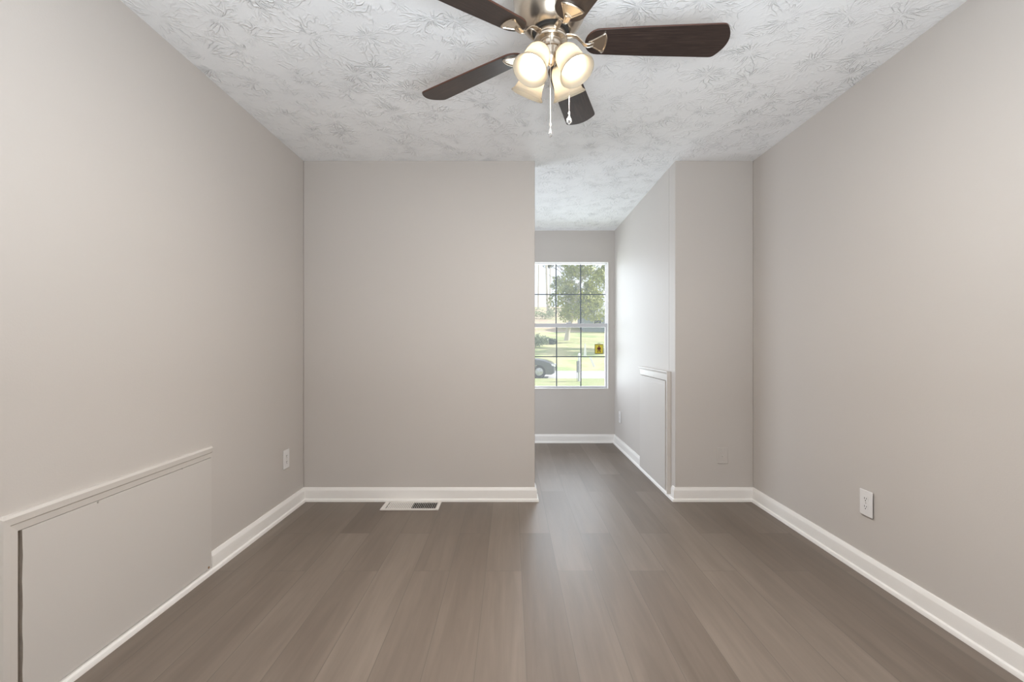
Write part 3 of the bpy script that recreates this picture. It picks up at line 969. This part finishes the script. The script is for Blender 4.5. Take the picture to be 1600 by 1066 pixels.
def shrub(px, y, r_, label, seed, mat='shrub'):
    r = random.Random(seed)
    t = thing('shrub', label, 'shrub', (hx(px, y), y, gz(y)), 0)
    bl = [((r.uniform(-r_, r_), r.uniform(-r_ * .5, r_ * .5), r_ * (0.35 + 0.5 * r.random())), r_ * 0.55) for _ in range(9)]
    leaf_cloud(bl, 600, 0.13, r).build('foliage', M[mat], t, smooth=0, recalc=False)
    mb = MB()
    for k in range(5): mb.tube([(0, 0, 0), (r.uniform(-.3, .3) * r_, 0, r_ * 0.7)], [0.03, 0.012], 6)
    mb.build('stems', M['bark'], t)
shrub(848, 82, 1.5, 'grey-green shrub at the foot of the bare trunk, on its left', 31)
shrub(868, 86, 1.3, 'pale shrub on the hillside, right of the bare trunk', 32)
shrub(837, 47, 1.0, 'low green shrub on the lawn at the window\'s left edge', 33)
shrub(859, 50, 0.55, 'small dark pointed shrub on the lawn, left pane', 34, 'pine')

# low blue-grey house on the right, beyond the tree
M['siding'] = plain('blue_grey_siding', (0.30, 0.34, 0.37), 0.7, var=0.08)
M['roof'] = plain('grey_shingle', (0.36, 0.37, 0.39), 0.85, var=0.2, scale=4)
M['pane'] = plain('dark_pane', (0.05, 0.06, 0.07), 0.1)
y = 66.0
hs = thing('house', 'low blue-grey house partly hidden behind the evergreen', 'house', (hx(912, y), y, gz(y) - 0.3))
mb = MB(); mb.box((0, 0, 0), (9, 6, 2.7)); mb.build('walls', M['siding'], hs, smooth=0)
mb = MB(); mb.prism([(-0.4, -0.5, 2.6), (-0.4, 6.5, 2.6), (-0.4, 3, 4.4)], (9.8, 0, 0)); mb.build('roof', M['roof'], hs, smooth=0)
for xx in (1.4, 5.2):
    mb = MB(); mb.box((xx, -0.06, 1.0), (xx + 1.2, 0.02, 2.1)); f = mb.build('house_window', M['trim'], hs, smooth=0)
    mb = MB(); mb.box((xx + 0.08, -0.08, 1.08), (xx + 1.12, -0.05, 2.02)); mb.build('window_pane', M['pane'], f, smooth=0)

# signs and posts by the road
M['white'] = plain('white_painted_post', (0.80, 0.80, 0.80), 0.5, var=0.05)
M['signdark'] = plain('dark_sign_panel', (0.10, 0.11, 0.12), 0.5)
y = 22.4
ys = thing('yard_sign', 'dark yard sign hung beside a white post by the road', 'sign', (hx(903.5, y), y, gz(y)), R(64))
mb = MB(); mb.box((0.10, -0.05, 0), (0.20, 0.05, 1.30)); mb.lathe([(0.08, 1.30), (0.05, 1.35), (0.0, 1.40)], (0.15, 0, 0), n=8, cap0=True); mb.build('post', M['white'], ys, smooth=30)
mb = MB(); mb.box((-0.20, -0.02, 0.45), (0.10, 0.02, 1.0)); mb.build('panel', M['signdark'], ys, smooth=0)
for xx in (-0.17, 0.05):
    mb = MB(); mb.tube([(xx, 0, 0), (xx, 0, 0.46)], 0.009, 6); mb.build('stake', M['signdark'], ys)
y = 39.0
p1 = MB(); p1.prism([(-0.13, -0.05, 0), (0.13, -0.05, 0), (0.05, -0.05, 1.15), (-0.03, -0.05, 1.15)], (0, 0.1, 0))
tag(p1.build('marker_post', M['white'], loc=(hx(914, y), y, gz(y) - 0.05), smooth=0, bevel=0.01), 'white tapered marker post on the lawn below the evergreen', 'post')
y = 33.0
p2 = MB(); p2.prism([(0.12, -0.03, 0), (0.30, -0.03, 0), (-0.02, -0.03, 0.72), (-0.16, -0.03, 0.72)], (0, 0.06, 0))
tag(p2.build('leaning_board', M['white'], loc=(hx(924, y), y, gz(y) - 0.03), smooth=0, bevel=0.01), 'white leaning board stuck in the lawn edge by the road', 'board')

# the parked car: nose to the right, only the front shows past the partition
M['carpaint'] = plain('dark_grey_car_paint', (0.10, 0.105, 0.12), 0.25, 0.5, var=0.02, Coat_Weight=0.6)
M['carglass'] = plain('car_glass', (0.03, 0.035, 0.04), 0.05)
M['tyre'] = plain('tyre_rubber', (0.03, 0.03, 0.03), 0.8)
M['alloy'] = plain('alloy_wheel', (0.55, 0.55, 0.57), 0.3, 0.8)
M['lamp'] = plain('clear_headlamp', (0.80, 0.82, 0.85), 0.1)
y = 25.4
car = thing('car', 'dark grey car parked on the road, its nose in the lower left pane', 'car', (hx(868.5, y), y, gz(y) - 0.03), R(-8))
def arc(cx, cz, r, a0, a1, n): return [(cx + r * math.cos(a0 + (a1 - a0) * k / n), cz + r * math.sin(a0 + (a1 - a0) * k / n)) for k in range(n + 1)]
fw, rw, wr = -0.86, -3.55, 0.36
low = [(-4.50, 0.30), (-4.55, 0.55), (-4.50, 0.92), (-4.2, 1.00), (-1.45, 1.06), (-1.0, 1.05), (-0.55, 0.98), (-0.22, 0.86), (-0.06, 0.70), (0.0, 0.50), (-0.02, 0.30), (-0.15, 0.22)]
low += [(fw + wr + 0.04, 0.22)] + arc(fw, wr, wr + 0.04, R(-20), R(200), 12) + [(fw - wr - 0.04, 0.22), (rw + wr + 0.04, 0.22)] + arc(rw, wr, wr + 0.04, R(-20), R(200), 12) + [(rw - wr - 0.04, 0.22)]
def body(pts, cuts, mat, name, bevel):
    mb = MB()
    rs = []
    for yy, sc, dz in cuts:
        rs.append([(x * sc - 2.2 * (1 - sc), yy, z * (1 - dz) + 0.0) for x, z in pts])
    mb.rings(rs, True, True, True)
    return mb.build(name, mat, car, smooth=35, bevel=bevel)
body(low, [(-0.88, 0.97, 0.05), (-0.84, 0.985, 0.02), (-0.70, 1.0, 0), (0.70, 1.0, 0), (0.84, 0.985, 0.02), (0.88, 0.97, 0.05)], M['carpaint'], 'body', 0)
cab = [(-4.35, 0.98), (-4.0, 1.50), (-3.6, 1.60), (-2.3, 1.58), (-1.95, 1.50), (-1.20, 1.04)]
body(cab, [(-0.76, 1.0, 0), (-0.66, 0.985, 0.01), (0.66, 0.985, 0.01), (0.76, 1.0, 0)], M['carpaint'], 'cabin', 0.01)
for s in (-1, 1):
    for q in ([(-3.95, 1.05), (-3.75, 1.45), (-2.85, 1.50), (-2.85, 1.06)], [(-2.78, 1.06), (-2.78, 1.50), (-2.25, 1.49), (-1.55, 1.07)]):
        mb = MB(); mb.prism([(x, s * 0.762, z) for x, z in q], (0, s * 0.006, 0)); mb.build('side_window', M['carglass'], car, smooth=0)
    mb = MB(); mb.prism([(-0.42, s * 0.60, 0.70), (-0.40, s * 0.60, 0.83), (-0.02, s * 0.60, 0.72), (0.0, s * 0.60, 0.62)], (0, s * 0.255, 0))
    mb.build('headlight', M['lamp'], car, smooth=0, bevel=0.02)
    mb = MB(); mb.lathe([(0.0, 0), (0.055, 0), (0.055, 0.03), (0, 0.035)], (-0.03, s * 0.62, 0.36), (1, 0, 0), 16); mb.build('fog_light', M['lamp'], car)
    mb = MB(); mb.sphere((-1.62, s * 0.95, 1.10), 0.10, 14, 8, (0.6, 1, 0.7)); mb.tube([(-1.6, s * 0.82, 1.06), (-1.62, s * 0.93, 1.08)], 0.03, 8); mb.build('mirror', M['carpaint'], car)
    for wx in (fw, rw):
        mb = MB(); mb.lathe([(0.22, -0.10), (wr - 0.03, -0.11), (wr, -0.08), (wr, 0.08), (wr - 0.03, 0.11), (0.22, 0.10)], (wx, s * 0.76, wr), (0, 1, 0), 36)
        w = mb.build('wheel', M['tyre'], car, smooth=40)
        mb = MB(); mb.lathe([(0.23, 0.085), (0.20, 0.09), (0.19, 0.03), (0.06, 0.05), (0.05, 0.09), (0.0, 0.09)], (wx, s * 0.76, wr), (0, s, 0), 30)
        for k in range(5):
            a = 2 * PI * k / 5
            mb.tube([(wx + 0.05 * math.cos(a), s * 0.84, wr + 0.05 * math.sin(a)), (wx + 0.205 * math.cos(a), s * 0.845, wr + 0.205 * math.sin(a))], 0.022, 6)
        mb.build('rim', M['alloy'], w, smooth=40)
mb = MB(); mb.prism([(-0.03, -0.45, 0.42), (-0.03, 0.45, 0.42), (-0.045, 0.5, 0.62), (-0.045, -0.5, 0.62)], (0.05, 0, 0)); mb.build('grille', M['tyre'], car, smooth=0)
mb = MB(); mb.prism([(-1.92, -0.62, 1.515), (-1.92, 0.62, 1.515), (-1.24, 0.68, 1.085), (-1.24, -0.68, 1.085)], (0.01, 0, 0.015)); mb.build('windscreen', M['carglass'], car, smooth=0)
